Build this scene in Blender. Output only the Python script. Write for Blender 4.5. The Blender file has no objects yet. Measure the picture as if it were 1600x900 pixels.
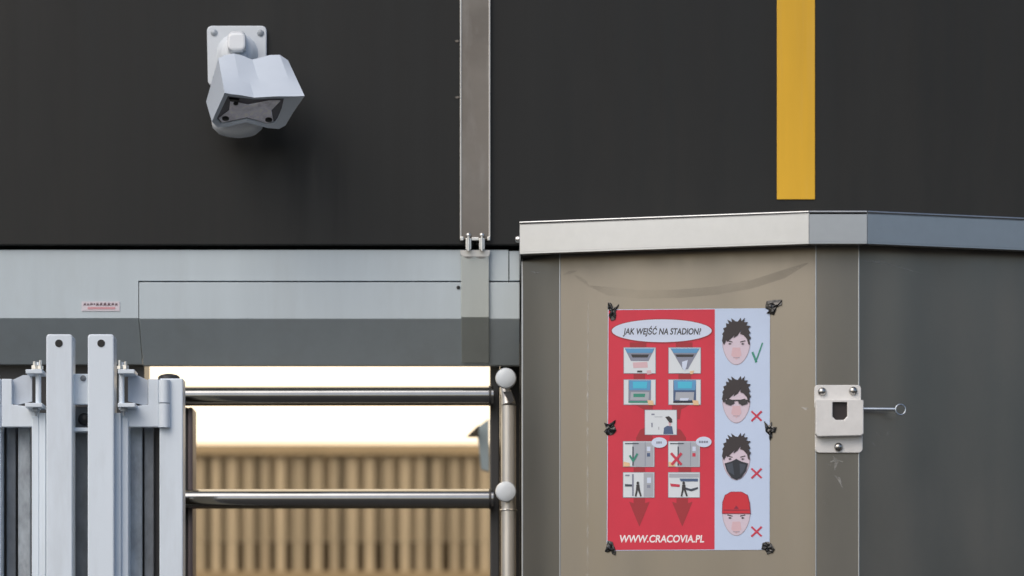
import bpy, bmesh, math, random
from mathutils import Vector, Matrix, Euler
R = math.radians
random.seed(4)
scene = bpy.context.scene
C = scene.collection

# ------------------------------------------------------------------ camera, sky, sun, exposure
D, EYE, S, HY = 7.0, 1.6, 0.00115, 1200.0      # distance to facade (m), eye height, metres per photo pixel on the facade, horizon row
cam_d = bpy.data.cameras.new('camera'); cam = bpy.data.objects.new('camera', cam_d); C.objects.link(cam)
cam.location = (0, -D, EYE); cam.rotation_euler = (R(90), 0, 0)
cam_d.sensor_width = 36; cam_d.lens = 36 * D / (1600 * S)
cam_d.shift_y = (HY - 450) / 1600
cam_d.clip_end = 1000
cam_d.dof.use_dof = True; cam_d.dof.focus_distance = D - 0.25; cam_d.dof.aperture_fstop = 2.8
scene.camera = cam

SUN_EL, SUN_AZ = 44, 36                         # azimuth: degrees to the left of the facade's outward normal
w = bpy.data.worlds.new('World'); scene.world = w; w.use_nodes = True
nt = w.node_tree; bg = nt.nodes['Background']
sky = nt.nodes.new('ShaderNodeTexSky'); sky.sky_type = 'NISHITA'; sky.sun_disc = False
sky.sun_elevation = R(SUN_EL); sky.sun_rotation = R(180 + SUN_AZ); sky.air_density = 1.0; sky.dust_density = 3.3; sky.ozone_density = 1.0
nt.links.new(sky.outputs[0], bg.inputs[0]); bg.inputs[1].default_value = 0.135
sl = bpy.data.lights.new('sun', 'SUN'); sl.energy = 1.0; sl.angle = R(50); sl.color = (1, .95, .88)
so = bpy.data.objects.new('sun', sl); C.objects.link(so)
sd = Vector((-math.sin(R(SUN_AZ)) * math.cos(R(SUN_EL)), -math.cos(R(SUN_AZ)) * math.cos(R(SUN_EL)), math.sin(R(SUN_EL))))
so.rotation_euler = sd.to_track_quat('Z', 'Y').to_euler()
so.location = sd * 20
vs = scene.view_settings; vs.view_transform = 'Standard'; vs.look = 'None'; vs.exposure = 0.08; vs.gamma = 1
scene.cycles.max_bounces = 8

# ------------------------------------------------------------------ measuring helpers
CAMP = Vector((0, -D, EYE))
def P(px, py, d=0.0):
    """world point that stands at depth d (m behind the facade plane) for a photo measurement"""
    k = S * (D + d) / D
    return Vector(((px - 800) * k, d, EYE + (HY - py) * k))

def srgb(r, g, b):
    f = lambda c: (c / 255 / 12.92) if c <= 10 else ((c / 255 + .055) / 1.055) ** 2.4
    return (f(r), f(g), f(b))

# ------------------------------------------------------------------ materials
def mat(name, col, rough=.5, metal=0.0, var=0.0, vscale=(6, 6, 6), rvar=0.0, bump=0.0, bscale=(40, 40, 40),
        spec=.5, emit=None, estr=0.0, dirt=None, dirt_amt=0.0, dirt_scale=(3, 3, 3), aniso=0.0, detail=6, bdist=.002, bdet=5):
    m = bpy.data.materials.new(name); m.use_nodes = True
    t = m.node_tree; N = t.nodes; L = t.links; b = N['Principled BSDF']
    b.inputs['Base Color'].default_value = (*col, 1); b.inputs['Roughness'].default_value = rough
    b.inputs['Metallic'].default_value = metal; b.inputs['Specular IOR Level'].default_value = spec
    if aniso: b.inputs['Anisotropic'].default_value = aniso
    if emit:
        b.inputs['Emission Color'].default_value = (*emit, 1); b.inputs['Emission Strength'].default_value = estr
    tc = N.new('ShaderNodeTexCoord')
    geo = N.new('ShaderNodeNewGeometry')
    def noise(scale, det=6, rgh=.6):
        mp = N.new('ShaderNodeMapping'); mp.inputs['Scale'].default_value = scale
        L.new(geo.outputs['Position'], mp.inputs['Vector'])
        n = N.new('ShaderNodeTexNoise'); n.inputs['Scale'].default_value = 1; n.inputs['Detail'].default_value = det
        n.inputs['Roughness'].default_value = rgh
        L.new(mp.outputs[0], n.inputs['Vector']); return n.outputs['Fac']
    colout = None
    if var:
        n = noise(vscale, detail)
        mr = N.new('ShaderNodeMapRange'); L.new(n, mr.inputs[0])
        mr.inputs[1].default_value = .25; mr.inputs[2].default_value = .75
        mr.inputs[3].default_value = 1 - var; mr.inputs[4].default_value = 1 + var
        mx = N.new('ShaderNodeVectorMath'); mx.operation = 'SCALE'; mx.inputs[0].default_value = col
        L.new(mr.outputs[0], mx.inputs['Scale']); colout = mx.outputs[0]
    if dirt:
        n = noise(dirt_scale, 8, .65)
        mr = N.new('ShaderNodeMapRange'); L.new(n, mr.inputs[0])
        mr.inputs[1].default_value = .5; mr.inputs[2].default_value = .72; mr.inputs[3].default_value = 0; mr.inputs[4].default_value = dirt_amt
        mx = N.new('ShaderNodeMix'); mx.data_type = 'RGBA'
        L.new(mr.outputs[0], mx.inputs[0])
        if colout: L.new(colout, mx.inputs[6])
        else: mx.inputs[6].default_value = (*col, 1)
        mx.inputs[7].default_value = (*dirt, 1); colout = mx.outputs[2]
    if colout: L.new(colout, b.inputs['Base Color'])
    if rvar:
        n = noise((vscale[0] * 1.7, vscale[1] * 1.7, vscale[2] * 1.7), 7)
        mr = N.new('ShaderNodeMapRange'); L.new(n, mr.inputs[0]); mr.inputs[1].default_value = .3; mr.inputs[2].default_value = .7
        mr.inputs[3].default_value = max(.02, rough - rvar); mr.inputs[4].default_value = rough + rvar
        L.new(mr.outputs[0], b.inputs['Roughness'])
    if bump:
        n = noise(bscale, bdet)
        bp = N.new('ShaderNodeBump'); bp.inputs['Strength'].default_value = bump; bp.inputs['Distance'].default_value = bdist
        L.new(n, bp.inputs['Height']); L.new(bp.outputs[0], b.inputs['Normal'])
    return m

M = {}
M['wall'] = mat('anthracite_panel', (.0088, .0096, .0092), .43, var=.22, vscale=(16, 16, .45), rvar=.12, dirt=(.017, .0165, .0145), dirt_amt=.6, spec=.36, dirt_scale=(4, 4, 1), bump=.08, bscale=(3, 3, 1))
M['recess'] = mat('dark_recess', (.01, .01, .01), .8)  # near black colour holds the shade of the wall gap and roof overhang
M['header'] = mat('grey_painted_steel', (.50, .575, .62), .42, var=.04, vscale=(25, 25, 2), dirt=(.42, .47, .49), dirt_amt=.45, dirt_scale=(9, 9, 2.5))
M['strip_paint'] = mat('pale_strip_paint', (.43, .47, .455), .4, var=.05, vscale=(30, 30, 3))
M['strap'] = mat('aged_steel_strap', (.20, .18, .158), .36, metal=.9, var=.35, vscale=(2.5, 2.5, 3.2), rvar=.1, bump=.5, bdist=.02, bdet=1, bscale=(3, 3, 2.2), dirt=(.30, .28, .26), dirt_amt=.45, dirt_scale=(30, 30, 9))
M['zinc'] = mat('bright_zinc', (.72, .72, .70), .3, metal=.9, var=.12, vscale=(80, 80, 80))
M['yellow'] = mat('yellow_paint', (.67, .38, .014), .5, var=.06, vscale=(30, 30, 3), dirt=(.60, .39, .12), dirt_amt=.3, dirt_scale=(40, 40, 2))
M['white'] = mat('white_powder_coat', (.70, .78, .86), .38, var=.03, vscale=(20, 20, 6), dirt=(.48, .52, .55), dirt_amt=.40, dirt_scale=(16, 16, 3))
M['white_shade'] = mat('grey_white_plate', (.52, .58, .66), .5, var=.05, vscale=(40, 40, 40))  # darker copy of the white coat, shade put into the colour
M['cctv'] = mat('white_plastic', (.55, .62, .71), .38, var=.02, vscale=(30, 30, 30))
M['cctv_white'] = mat('bright_white_plastic', (.78, .82, .86), .4)
M['cctv_mount'] = mat('off_white_metal', (.62, .67, .72), .45, var=.03, vscale=(30, 30, 30))
M['cctv_face'] = mat('grey_face_plastic', (.10, .10, .13), .3, var=.12, vscale=(60, 60, 60), spec=.6)
M['cctv_plate'] = mat('lens_plate_plastic', (.90, .90, 1.0), .35, var=.25, vscale=(70, 70, 70), dirt=(.45, .42, .5), dirt_amt=.6, dirt_scale=(50, 50, 50))
M['black'] = mat('black_plastic', (.008, .008, .009), .35)
M['galv'] = mat('galvanised_steel', (.33, .37, .41), .5, metal=.25, var=.38, vscale=(45, 45, 22), rvar=.12, dirt=(.55, .58, .62), dirt_amt=.5, dirt_scale=(30, 30, 14))
M['galv_dark'] = mat('dark_galvanised_steel', (.19, .21, .235), .5, metal=.25, var=.30, vscale=(45, 45, 22), rvar=.1)
M['tube'] = mat('polished_steel_tube', (.37, .37, .36), .07, metal=1.0, var=.08, vscale=(30, 30, 30))
M['tube_grey'] = mat('brushed_steel_tube', (.60, .59, .565), .34, metal=.7, var=.10, vscale=(30, 30, 8))
M['jamb'] = mat('dark_jamb', (.035, .035, .037), .4, var=.1, vscale=(20, 20, 3))
M['jamb_brown'] = mat('brown_jamb_edge', (.10, .08, .085), .45)
M['cap'] = mat('pale_plastic_cap', (.62, .68, .74), .35)
M['steel'] = mat('brushed_stainless', (.260, .240, .205), .36, metal=1.0, var=.09, vscale=(5, 5, 2.2), rvar=.07, bump=.5, bdist=.03, bdet=1, bscale=(5.5, 5.5, .55), dirt=(.22, .207, .18), dirt_amt=.6, dirt_scale=(5, 5, 2.2))
M['steel_bright'] = mat('bright_folded_stainless', (.48, .50, .515), .34, metal=1.0, var=.03, vscale=(60, 60, 60), rvar=.05, bump=.4, bdist=.008, bdet=0, bscale=(4, 4, 4))
M['paper'] = mat('poster_paper', (.52, .63, .83), .5, var=.03, vscale=(14, 14, 14), bump=.25, bscale=(14, 14, 9))
M['red'] = mat('poster_red', (.60, .019, .052), .45, var=.08, vscale=(14, 14, 9), bump=.25, bscale=(14, 14, 9))
M['red_dark'] = mat('poster_dark_red', srgb(158, 36, 48), .5)
M['bubble'] = mat('poster_bubble_white', (.60, .68, .84), .5)
M['ink'] = mat('poster_ink', (.03, .03, .035), .5)
M['blue'] = mat('poster_blue', srgb(88, 150, 196), .5)
M['blue_dark'] = mat('poster_dark_blue', srgb(70, 92, 128), .5)
M['cyan'] = mat('poster_cyan', srgb(70, 184, 214), .5)
M['pgrey'] = mat('poster_grey', srgb(166, 172, 182), .5)
M['pgrey2'] = mat('poster_mid_grey', srgb(132, 138, 156), .5)
M['pwhite'] = mat('poster_picture_white', srgb(212, 220, 226), .5)
M['skin'] = mat('poster_skin', srgb(208, 194, 208), .5)
M['skin2'] = mat('poster_skin_shadow', srgb(210, 178, 186), .5)
M['skin_line'] = mat('poster_skin_outline', srgb(170, 158, 172), .5)
M['hand'] = mat('poster_hand', srgb(226, 190, 150), .5)
M['hair'] = mat('poster_hair', srgb(46, 40, 44), .5)
M['mask'] = mat('poster_mask', srgb(58, 68, 82), .5)
M['mask2'] = mat('poster_mask_fold', srgb(28, 36, 48), .5)
M['mark_red'] = mat('poster_mark_red', srgb(196, 50, 76), .5)
M['mark_green'] = mat('poster_mark_green', srgb(52, 140, 120), .5)
M['cap_red'] = mat('poster_cap_red', srgb(200, 34, 52), .5)
M['cap_line'] = mat('poster_cap_line', srgb(130, 30, 60), .5)
M['letter_white'] = mat('poster_letter_white', srgb(240, 232, 234), .5)
M['tape'] = mat('black_tape', (.010, .010, .010), .22, var=.3, vscale=(90, 90, 90), bump=.8, bscale=(60, 60, 60), spec=.7)
M['lock'] = mat('pale_cast_metal', (.74, .735, .72), .4, metal=.1, var=.06, vscale=(60, 60, 60))
M['lock_dark'] = mat('brown_dark_window', (.028, .021, .02), .4)
M['screw'] = mat('domed_steel_screw', (.45, .44, .42), .25, metal=1)
M['rod'] = mat('blue_zinc_rod', (.62, .68, .74), .28, metal=.9)
M['slat'] = mat('warm_timber_slats', (.44, .39, .32), .6, var=.55, vscale=(21, 1, .35), detail=3, dirt=(.2, .13, .07), dirt_amt=.35, dirt_scale=(9, 1, 2))
M['timber_rail'] = mat('timber_rail', (.38, .31, .22), .6, var=.2, vscale=(6, 6, 20))
M['inner'] = mat('interior_wall', (.30, .24, .17), .7)
M['end_wall'] = mat('dark_brown_boarding', (.10, .075, .05), .7, var=.4, vscale=(6, 1, 1))
M['glow'] = mat('lit_ceiling_diffuser', (.8, .75, .65), .6, emit=(1, .83, .60), estr=1.6)
M['plate_blue'] = mat('blue_grey_sheet', (.30, .42, .60), .5)
M['sticker'] = mat('sticker_film', srgb(212, 206, 214), .4)
M['sticker_ink'] = mat('sticker_ink', srgb(96, 72, 82), .5)
M['sticker_red'] = mat('sticker_red', srgb(206, 150, 158), .5)
M['asphalt'] = mat('asphalt', (.055, .054, .052), .85, var=.2, vscale=(3, 3, 3), bump=.5)
M['far_building'] = mat('dark_render', (.46, .42, .37), .7, var=.15, vscale=(.5, .5, .5))
M['glass'] = mat('dark_glass', (.02, .02, .022), .1)

# ------------------------------------------------------------------ object helpers
W = {}
def tag(o, label=None, cat=None, group=None, kind=None):
    if label: o['label'] = label
    if cat: o['category'] = cat
    if group: o['group'] = group
    if kind: o['kind'] = kind
    return o
def thing(name, label, cat, loc, group=None):
    o = bpy.data.objects.new(name, None); C.objects.link(o); o.location = loc; o.empty_display_size = .05
    W[o] = Vector(loc); return tag(o, label, cat, group)

class MB:
    def __init__(s): s.bm = bmesh.new(); s.mats = []
    def mi(s, m):
        if m not in s.mats: s.mats.append(m)
        return s.mats.index(m)
    def add(s, verts, faces, m, smooth=False):
        vs_ = [s.bm.verts.new(v) for v in verts]; out = []
        for f in faces:
            try: fc = s.bm.faces.new([vs_[i] for i in f])
            except ValueError: continue
            fc.material_index = s.mi(m); fc.smooth = smooth; out.append(fc)
        return vs_, out
    def box(s, a, b, m, bevel=0.0, seg=2, matrix=None):
        x0, y0, z0 = [min(a[i], b[i]) for i in range(3)]; x1, y1, z1 = [max(a[i], b[i]) for i in range(3)]
        t = bmesh.new(); bmesh.ops.create_cube(t, size=1)
        for v in t.verts: v.co = Vector(((x0 + x1) / 2 + v.co.x * (x1 - x0), (y0 + y1) / 2 + v.co.y * (y1 - y0), (z0 + z1) / 2 + v.co.z * (z1 - z0)))
        if bevel: bmesh.ops.bevel(t, geom=t.edges[:], offset=bevel, segments=seg, affect='EDGES', profile=.5)
        if matrix: t.transform(matrix)
        s.merge(t, m, False)
    def merge(s, t, m, smooth=False):
        t.verts.ensure_lookup_table(); idx = {v: i for i, v in enumerate(t.verts)}
        s.add([v.co.copy() for v in t.verts], [[idx[v] for v in f.verts] for f in t.faces], m, smooth); t.free()
    def pbox(s, px0, py0, px1, py1, d0, d1, m, bevel=0.0, seg=2):
        a = P(px0, py1, d0); b = P(px1, py0, d0); s.box((a.x, d0, a.z), (b.x, d1, b.z), m, bevel, seg)
    def prism(s, pts, off, m, smooth=False):
        n = len(pts); q = [Vector(p) for p in pts]; r = [p + Vector(off) for p in q]
        s.add(q + r, [list(range(n)), list(range(2 * n - 1, n - 1, -1))] + [[i, i + n, (i + 1) % n + n, (i + 1) % n] for i in range(n)], m, smooth)
    def pprism(s, pp, d0, d1, m):
        s.prism([P(x, y, d0) for x, y in pp], (0, d1 - d0, 0), m)
    def tube(s, a, b, r, m, seg=20, r2=None, cap=True):
        a = Vector(a); b = Vector(b); ax = (b - a).normalized(); r2 = r if r2 is None else r2
        u = ax.orthogonal().normalized(); v = ax.cross(u)
        ring = lambda c, rr: [c + u * math.cos(2 * math.pi * i / seg) * rr + v * math.sin(2 * math.pi * i / seg) * rr for i in range(seg)]
        s.add(ring(a, r) + ring(b, r2), [[i, (i + 1) % seg, (i + 1) % seg + seg, i + seg] for i in range(seg)], m, True)
        if cap:
            s.add(ring(a, r), [list(range(seg))[::-1]], m); s.add(ring(b, r2), [list(range(seg))], m)
    def lathe(s, c, ax, prof, m, seg=28):
        """prof: (radius, height along ax)"""
        c = Vector(c); ax = Vector(ax).normalized(); u = ax.orthogonal().normalized(); v = ax.cross(u); V = []; F = []
        for (r, h) in prof:
            V += [c + ax * h + (u * math.cos(2 * math.pi * i / seg) + v * math.sin(2 * math.pi * i / seg)) * r for i in range(seg)]
        for k in range(len(prof) - 1):
            F += [[k * seg + i, k * seg + (i + 1) % seg, (k + 1) * seg + (i + 1) % seg, (k + 1) * seg + i] for i in range(seg)]
        F.append(list(range(seg))[::-1]); F.append([(len(prof) - 1) * seg + i for i in range(seg)])
        s.add(V, F, m, True)
    def torus(s, c, ax, Rr, r, m, seg=28, ss=8):
        c = Vector(c); ax = Vector(ax).normalized(); u = ax.orthogonal().normalized(); v = ax.cross(u); V = []; F = []
        for i in range(seg):
            t = 2 * math.pi * i / seg; dr = u * math.cos(t) + v * math.sin(t)
            for j in range(ss):
                p = 2 * math.pi * j / ss; V.append(c + dr * (Rr + r * math.cos(p)) + ax * r * math.sin(p))
        for i in range(seg):
            for j in range(ss):
                F.append([i * ss + j, ((i + 1) % seg) * ss + j, ((i + 1) % seg) * ss + (j + 1) % ss, i * ss + (j + 1) % ss])
        s.add(V, F, m, True)
    def build(s, name, parent=None, bevel=0.0, recalc=True, auto=True):
        bm = s.bm
        if recalc: bmesh.ops.recalc_face_normals(bm, faces=bm.faces[:])
        xs = [v.co for v in bm.verts]
        lo = Vector([min(c[i] for c in xs) for i in range(3)]); hi = Vector([max(c[i] for c in xs) for i in range(3)])
        o0 = Vector(((lo.x + hi.x) / 2, (lo.y + hi.y) / 2, lo.z))
        bmesh.ops.translate(bm, verts=bm.verts[:], vec=-o0)
        me = bpy.data.meshes.new(name); bm.to_mesh(me); bm.free()
        for m in s.mats: me.materials.append(m)
        o = bpy.data.objects.new(name, me); C.objects.link(o); W[o] = o0
        if parent: o.parent = parent; o.location = o0 - W[parent]
        else: o.location = o0
        if auto and all(p.use_smooth for p in me.polygons if len(p.vertices) == 4):
            try: me.set_sharp_from_angle(angle=R(40))
            except Exception: pass
        if bevel:
            b = o.modifiers.new('edge', 'BEVEL'); b.width = bevel; b.segments = 2; b.limit_method = 'ANGLE'; b.angle_limit = R(35)
        return o

def rrect(x0, y0, x1, y1, r, n=5):
    pts = []
    for cx, cy, a0 in ((x1 - r, y0 + r, -90), (x1 - r, y1 - r, 0), (x0 + r, y1 - r, 90), (x0 + r, y0 + r, 180)):
        for i in range(n + 1):
            a = R(a0 + 90 * i / n); pts.append((cx + r * math.cos(a), cy + r * math.sin(a)))
    return pts

# ================================================================== GROUND AND ADDED BLOCK TO REFLECT
g = MB(); g.add([(-150, -150, 0), (150, -150, 0), (150, 150, 0), (-150, 150, 0)], [[0, 1, 2, 3]], M['asphalt'])
tag(g.build('ground', recalc=False), kind='structure')

bd = thing('building', 'plain dark building across the yard, opposite the steel cabinet', 'building', (26, -28, 0))  # added and unseen, only gives the cabinet steel something to reflect
b = MB(); b.box((13, -36, 0), (42, -22, 4.7), M['far_building']); b.build('wall', bd)
for fl in range(1):
    for k in range(8):
        b = MB(); b.box((14.5 + k * 3.4, -21.97, 1.2 + fl * 3), (16.4 + k * 3.4, -21.9, 2.8 + fl * 3), M['glass']); b.build('window', bd)  # panes of the added block, likewise out of view

# ================================================================== FACADE WALL
fw = thing('facade_wall', 'smooth anthracite metal wall panels across the top of the view, behind the camera and the yellow stripe', 'wall', (0, .05, 2.5))
b = MB(); a0 = P(0, 383, 0)
b.box((-3.4, 0, a0.z), (P(742, 0, 0).x - .001, .05, 5.2), M['wall'], .002); b.build('wall_panel', fw)
b = MB(); b.box((P(742, 0, 0).x + .001, 0, a0.z), (3.4, .05, 5.2), M['wall'], .002); b.build('wall_panel', fw)
b = MB(); b.box((-3.4, .052, P(0, 440, 0).z), (3.4, .10, 5.2), M['recess']); b.build('wall_backing', fw)
# wall behind the cabinet, below the panels
b = MB(); b.box((P(812, 0, .02).x, .012, 0), (3.4, .05, a0.z - .004), M['wall'], .002); b.build('lower_wall_panel', fw)

# upper steel strap on the wall seam
ms = thing('steel_strap', 'scuffed brown grey steel strap running down the seam of the dark wall', 'strap', P(742, 375, 0))
b = MB(); p1 = P(719, 375, -.008); p2 = P(766, -300, -.008)
b.box((p1.x, -.008, p1.z), (p2.x, -.0005, 5.2), M['strap'], .0015); b.build('strap_plate', ms)
M['chalk'] = M['strap']
for x in (719.5, 764.5):
    b = MB(); b.pbox(x - .8, -900, x + 1.6, 374, -.0105, -.0075, M['tube_grey'], .0006); b.build('raised_edge', ms)  # paler steel paints the edge highlights along the strap
for x in (732, 753):
    b = MB(); c = P(x, 368, -.010); b.lathe(c, (0, -1, 0), [(.0048, 0), (.0048, .003), (.0040, .0055), (.002, .0068), (.0004, .007)], M['zinc']); b.build('bolt', ms)
    b = MB(); b.pbox(x - 4.4, 372, x + 4.4, 390, -.014, -.009, M['zinc'], .001)
    b.tube(P(x, 371, -.0165), P(x, 392, -.0165), .0026, M['zinc']); b.build('clamp_leg', ms)
b = MB(); b.pbox(719, 369.5, 724.5, 376, -.013, -.0085, M['zinc'], .0012); b.build('lip', ms)
b = MB(); b.pbox(761.5, 369.5, 766, 376, -.013, -.0085, M['zinc'], .0012); b.build('lip', ms)
b = MB(); b.pbox(736.8, 370.5, 748.4, 376, -.012, -.0085, M['zinc'], .0012); b.build('lip', ms)

# small bright screws beside the strap
for i, (x, y, l) in enumerate(((714, 64, 'upper of two tiny pale fixing chips left of the steel strap'), (714.5, 152, 'lower of two tiny pale fixing chips left of the steel strap'))):
    b = MB(); b.pprism([(x - 3.5, y - .6), (x + 1, y - 2), (x + 3.5, y), (x + 1, y + 2), (x - 2, y + 1.5)], -.002, -.0002, M['strap'])
    tag(b.build('fixing_chip'), l, 'fixing', 'pale chips on the dark wall')

# yellow stripe
b = MB(); q = P(1214, 311.5, -.0025); r_ = P(1273.5, 0, -.0025)
b.box((q.x, -.003, q.z), (r_.x, -.0003, 5.2), M['yellow'], .0008)
tag(b.build('yellow_stripe'), 'broad flat yellow stripe ending low on the dark wall above the steel cabinet', 'stripe')

# ================================================================== SHUTTER HEADER
hd = thing('shutter_header', 'long pale grey shutter box with a dark sloping underside below the anthracite wall', 'shutter box', P(500, 570, .02))
def header_piece(name, px0, px1, py0, py1, py2, d, back=.078, m='header'):
    """front face py0..py1, then a chamfer going down to py2 and back"""
    b = MB()
    x0 = P(px0, 0, d).x; x1 = P(px1, 0, d).x
    z0 = P(0, py0, d).z; z1 = P(0, py1, d).z; z2 = P(0, py2, d + back).z
    prof = [(d, z0), (d, z1), (d + back, z2), (d + back + .02, z2), (d + back + .02, z0)]
    b.prism([(x0, y, z) for y, z in prof], (x1 - x0, 0, 0), M[m])
    return b.build(name, hd, bevel=.0012)
# end housing and top rail are one continuous sheet
b = MB(); X0, X1, X2 = P(-900, 0, .01).x, P(216, 0, .01).x, P(794.3, 0, .01).x
za, zm, zc, zd = P(0, 390.5, .01).z, P(0, 438.6, .01).z, P(0, 497, .01).z, P(0, 569, .088).z
b.add([(X0, .01, za), (X1, .01, za), (X2, .01, za), (X0, .01, zm), (X1, .01, zm), (X2, .01, zm), (X0, .01, zc), (X1, .01, zc), (X0, .088, zd), (X1, .088, zd),
       (X0, .1, za), (X1, .1, za), (X2, .1, za), (X2, .1, zm), (X1, .1, zm), (X0, .1, zd), (X1, .1, zd)],
      [[0, 3, 4, 1], [1, 4, 5, 2], [3, 6, 7, 4], [6, 8, 9, 7], [0, 1, 11, 10], [1, 2, 12, 11], [2, 5, 13, 12], [4, 14, 13, 5], [4, 7, 9, 16, 14], [8, 15, 16, 9]], M['header'])
b.build('end_housing', hd)
b = MB(); b.pbox(795.6, 392, 812, 438.6, .012, .10, M['header']); b.build('top_rail', hd, bevel=.0012)
header_piece('shutter_cover', 217.4, 812, 441, 498, 571, .006)
b = MB(); b.lathe(P(716, 449, .0055), (0, -1, 0), [(.0032, 0), (.0032, .0012), (.002, .0016)], M['black']); b.build('rivet', hd)
b = MB(); b.pbox(-900, 384, 812, 392, .075, .10, M['recess']); b.build('shadow_gap_strip', hd)  # black strip painting the deep shade in the gap under the wall
# cover strip over the header, continuing the line of the strap
cs = thing('cover_strip', 'pale flat cover strip fixed over the shutter box below the steel strap', 'strip', P(742, 498, 0))
b = MB(); d = -.001
x0, x1 = P(720.5, 0, d).x, P(764, 0, d).x
zt, z1, z2 = P(0, 400, d).z, P(0, 495.5, d).z, P(0, 567, d + .078).z
b.prism([(x0, y, z) for y, z in [(d, zt), (d, z1), (d + .0765, z2), (d + .0805, z2), (d + .0045, z1), (d + .0045, zt)]], (x1 - x0, 0, 0), M['strip_paint'])
b.build('strip_plate', cs, bevel=.0008)
b = MB(); b.pprism([(719, 391), (766, 391), (765, 399), (757, 404), (750, 405.5), (742, 401), (733, 405.5), (726, 403), (720, 398)], -.001, .0035, M['tube_grey']); b.build('scalloped_end', cs, bevel=.0006)

# sticker
st = thing('maker_sticker', 'small pale sticker with faded dark lettering at the left end of the shutter box', 'sticker', P(157, 486, .01))
b = MB(); b.pbox(127.5, 471, 187, 486, .0088, .0097, M['sticker']); b.build('sticker_film', st)
b = MB(); x = 130.5
for wd, h0, h1 in ((4.0, 473, 477.5), (3.6, 473.5, 477.5), (4.6, 472.6, 477), (2.5, 473, 476.8), (4.6, 472.6, 478), (4.6, 472.3, 477.6), (5.2, 472.3, 478), (5, 472.6, 478), (4.6, 472.6, 477.4), (4.2, 473, 477.8)):
    b.pprism([(x, h1), (x + wd * .28, h0), (x + wd * .5, h0 + 2), (x + wd * .8, h0), (x + wd, h1), (x + wd * .6, h1 - 1)], .0083, .0087, M['sticker_ink']); x += wd + 1.15
b.build('lettering', st)
b = MB(); b.pbox(137, 479.6, 180, 483, .0083, .0087, M['sticker_red']); b.build('red_line', st)

# ================================================================== INTERIOR seen through the opening
BY = 3.0                                         # back wall depth
CZ = P(0, 694, BY).z                             # ceiling height
tl = thing('slatted_wall', 'warm timber slat wall at the back of the lit passage, behind the tubular bars', 'wall', (0, BY, 0))
b = MB(); xs = []; x = -2.2
prof = []
while x < 1.6:
    wd = random.uniform(.023, .029); gp = random.uniform(.014, .021)
    prof += [(x, BY), (x + wd, BY), (x + wd + .001, BY + .035), (x + wd + gp - .001, BY + .035)]
    x += wd + gp
zb = P(0, 846, BY).z
V = []; F = []
for (X, Y) in prof: V += [(X, Y, zb), (X, Y, CZ + .02)]
for i in range(len(prof) - 1): F.append([2 * i, 2 * i + 2, 2 * i + 3, 2 * i + 1])
b.add(V, F, M['slat']); b.build('ribbed_panel', tl, recalc=False)
# slats continue below the panel with open dark gaps down to the rail
b = MB(); V = []; F = []
zl = .0
for k in range(0, len(prof), 4):
    (xa, _), (xb, _) = prof[k], prof[k + 1]
    if random.random() < .04: continue
    b.box((xa, BY, zl), (xb, BY + .02, zb - .001), M['slat'])
sl_o = b.build('lower_slats', tl)
b = MB(); b.box((-2.2, BY - .022, P(0, 711, BY).z), (1.6, BY - .001, CZ - .001), M['timber_rail']); b.build('rail', tl)
b = MB(); b.box((-2.2, BY - .03, P(0, 960, BY).z), (1.6, BY - .003, P(0, 893, BY).z), M['timber_rail']); b.build('rail', tl)
b = MB(); b.box((-2.6, BY + .25, 0), (2, BY + .3, CZ + .3), M['end_wall']); tag(b.build('passage_end_wall'), kind='structure')

b = MB(); b.box((-2.5, .16, CZ), (1.9, BY + .28, CZ + .05), M['glow'])
tag(b.build('luminous_ceiling'), 'glowing cream luminous ceiling inside the passage, just below the shutter box', 'ceiling light')
for nm, xx in (('passage_side_wall', -2.55), ('passage_side_wall', 1.92)):
    b = MB(); b.box((xx, .14, 0), (xx + .05, BY + .3, CZ), M['inner']); tag(b.build(nm), kind='structure')

# blue grey sheet hanging near the right jamb
b = MB(); b.pprism([(764, 654), (747, 667), (744, 671), (748, 696), (752, 733), (764, 736)], .9, .93, M['plate_blue'])
hp = thing('hanging_sheet', 'small blue grey pointed sheet hanging inside the passage beside the right jamb', 'hanging sheet', P(752, 735, .9))
b.build('sheet', hp)
b = MB(); b.pprism([(748, 664), (730, 681), (748, 681)], .86, .895, M['jamb']); b.build('folded_corner', hp)

# ---- door surround
ja = thing('door_frame', 'dark steel door frame around the passage opening under the shutter box', 'door frame', P(772, 900, .15) * Vector((1, 1, 0)) if False else Vector((0, .15, 0)))
b = MB(); q = P(765.5, 571, .13); b.box((q.x, .13, 0), (P(781, 0, .13).x, .22, CZ + .1), M['jamb'], .003); b.build('right_jamb', ja)
b = MB(); b.box((P(781.5, 0, .13).x, .16, 0), (P(830, 0, .13).x, .22, CZ + .1), M['recess']); b.build('jamb_infill', ja)
b = MB(); b.box((P(276, 0, .13).x, .13, 0), (P(294, 0, .13).x, .22, P(0, 636, .13).z), M['jamb'], .003); b.build('left_jamb', ja)
b = MB(); b.box((P(294.2, 0, .13).x, .12, 0), (P(302, 0, .13).x, .20, P(0, 637, .13).z), M['jamb_brown'], .003); b.build('brown_jamb_edge', ja)
# pier left of the opening
b = MB(); b.box((-3.4, .115, 0), (P(226, 0, .12).x, .22, P(0, 560, .12).z), M['jamb']); tag(b.build('pier_wall'), 'dark wall pier behind the white gate posts under the shutter box', 'wall')

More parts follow.
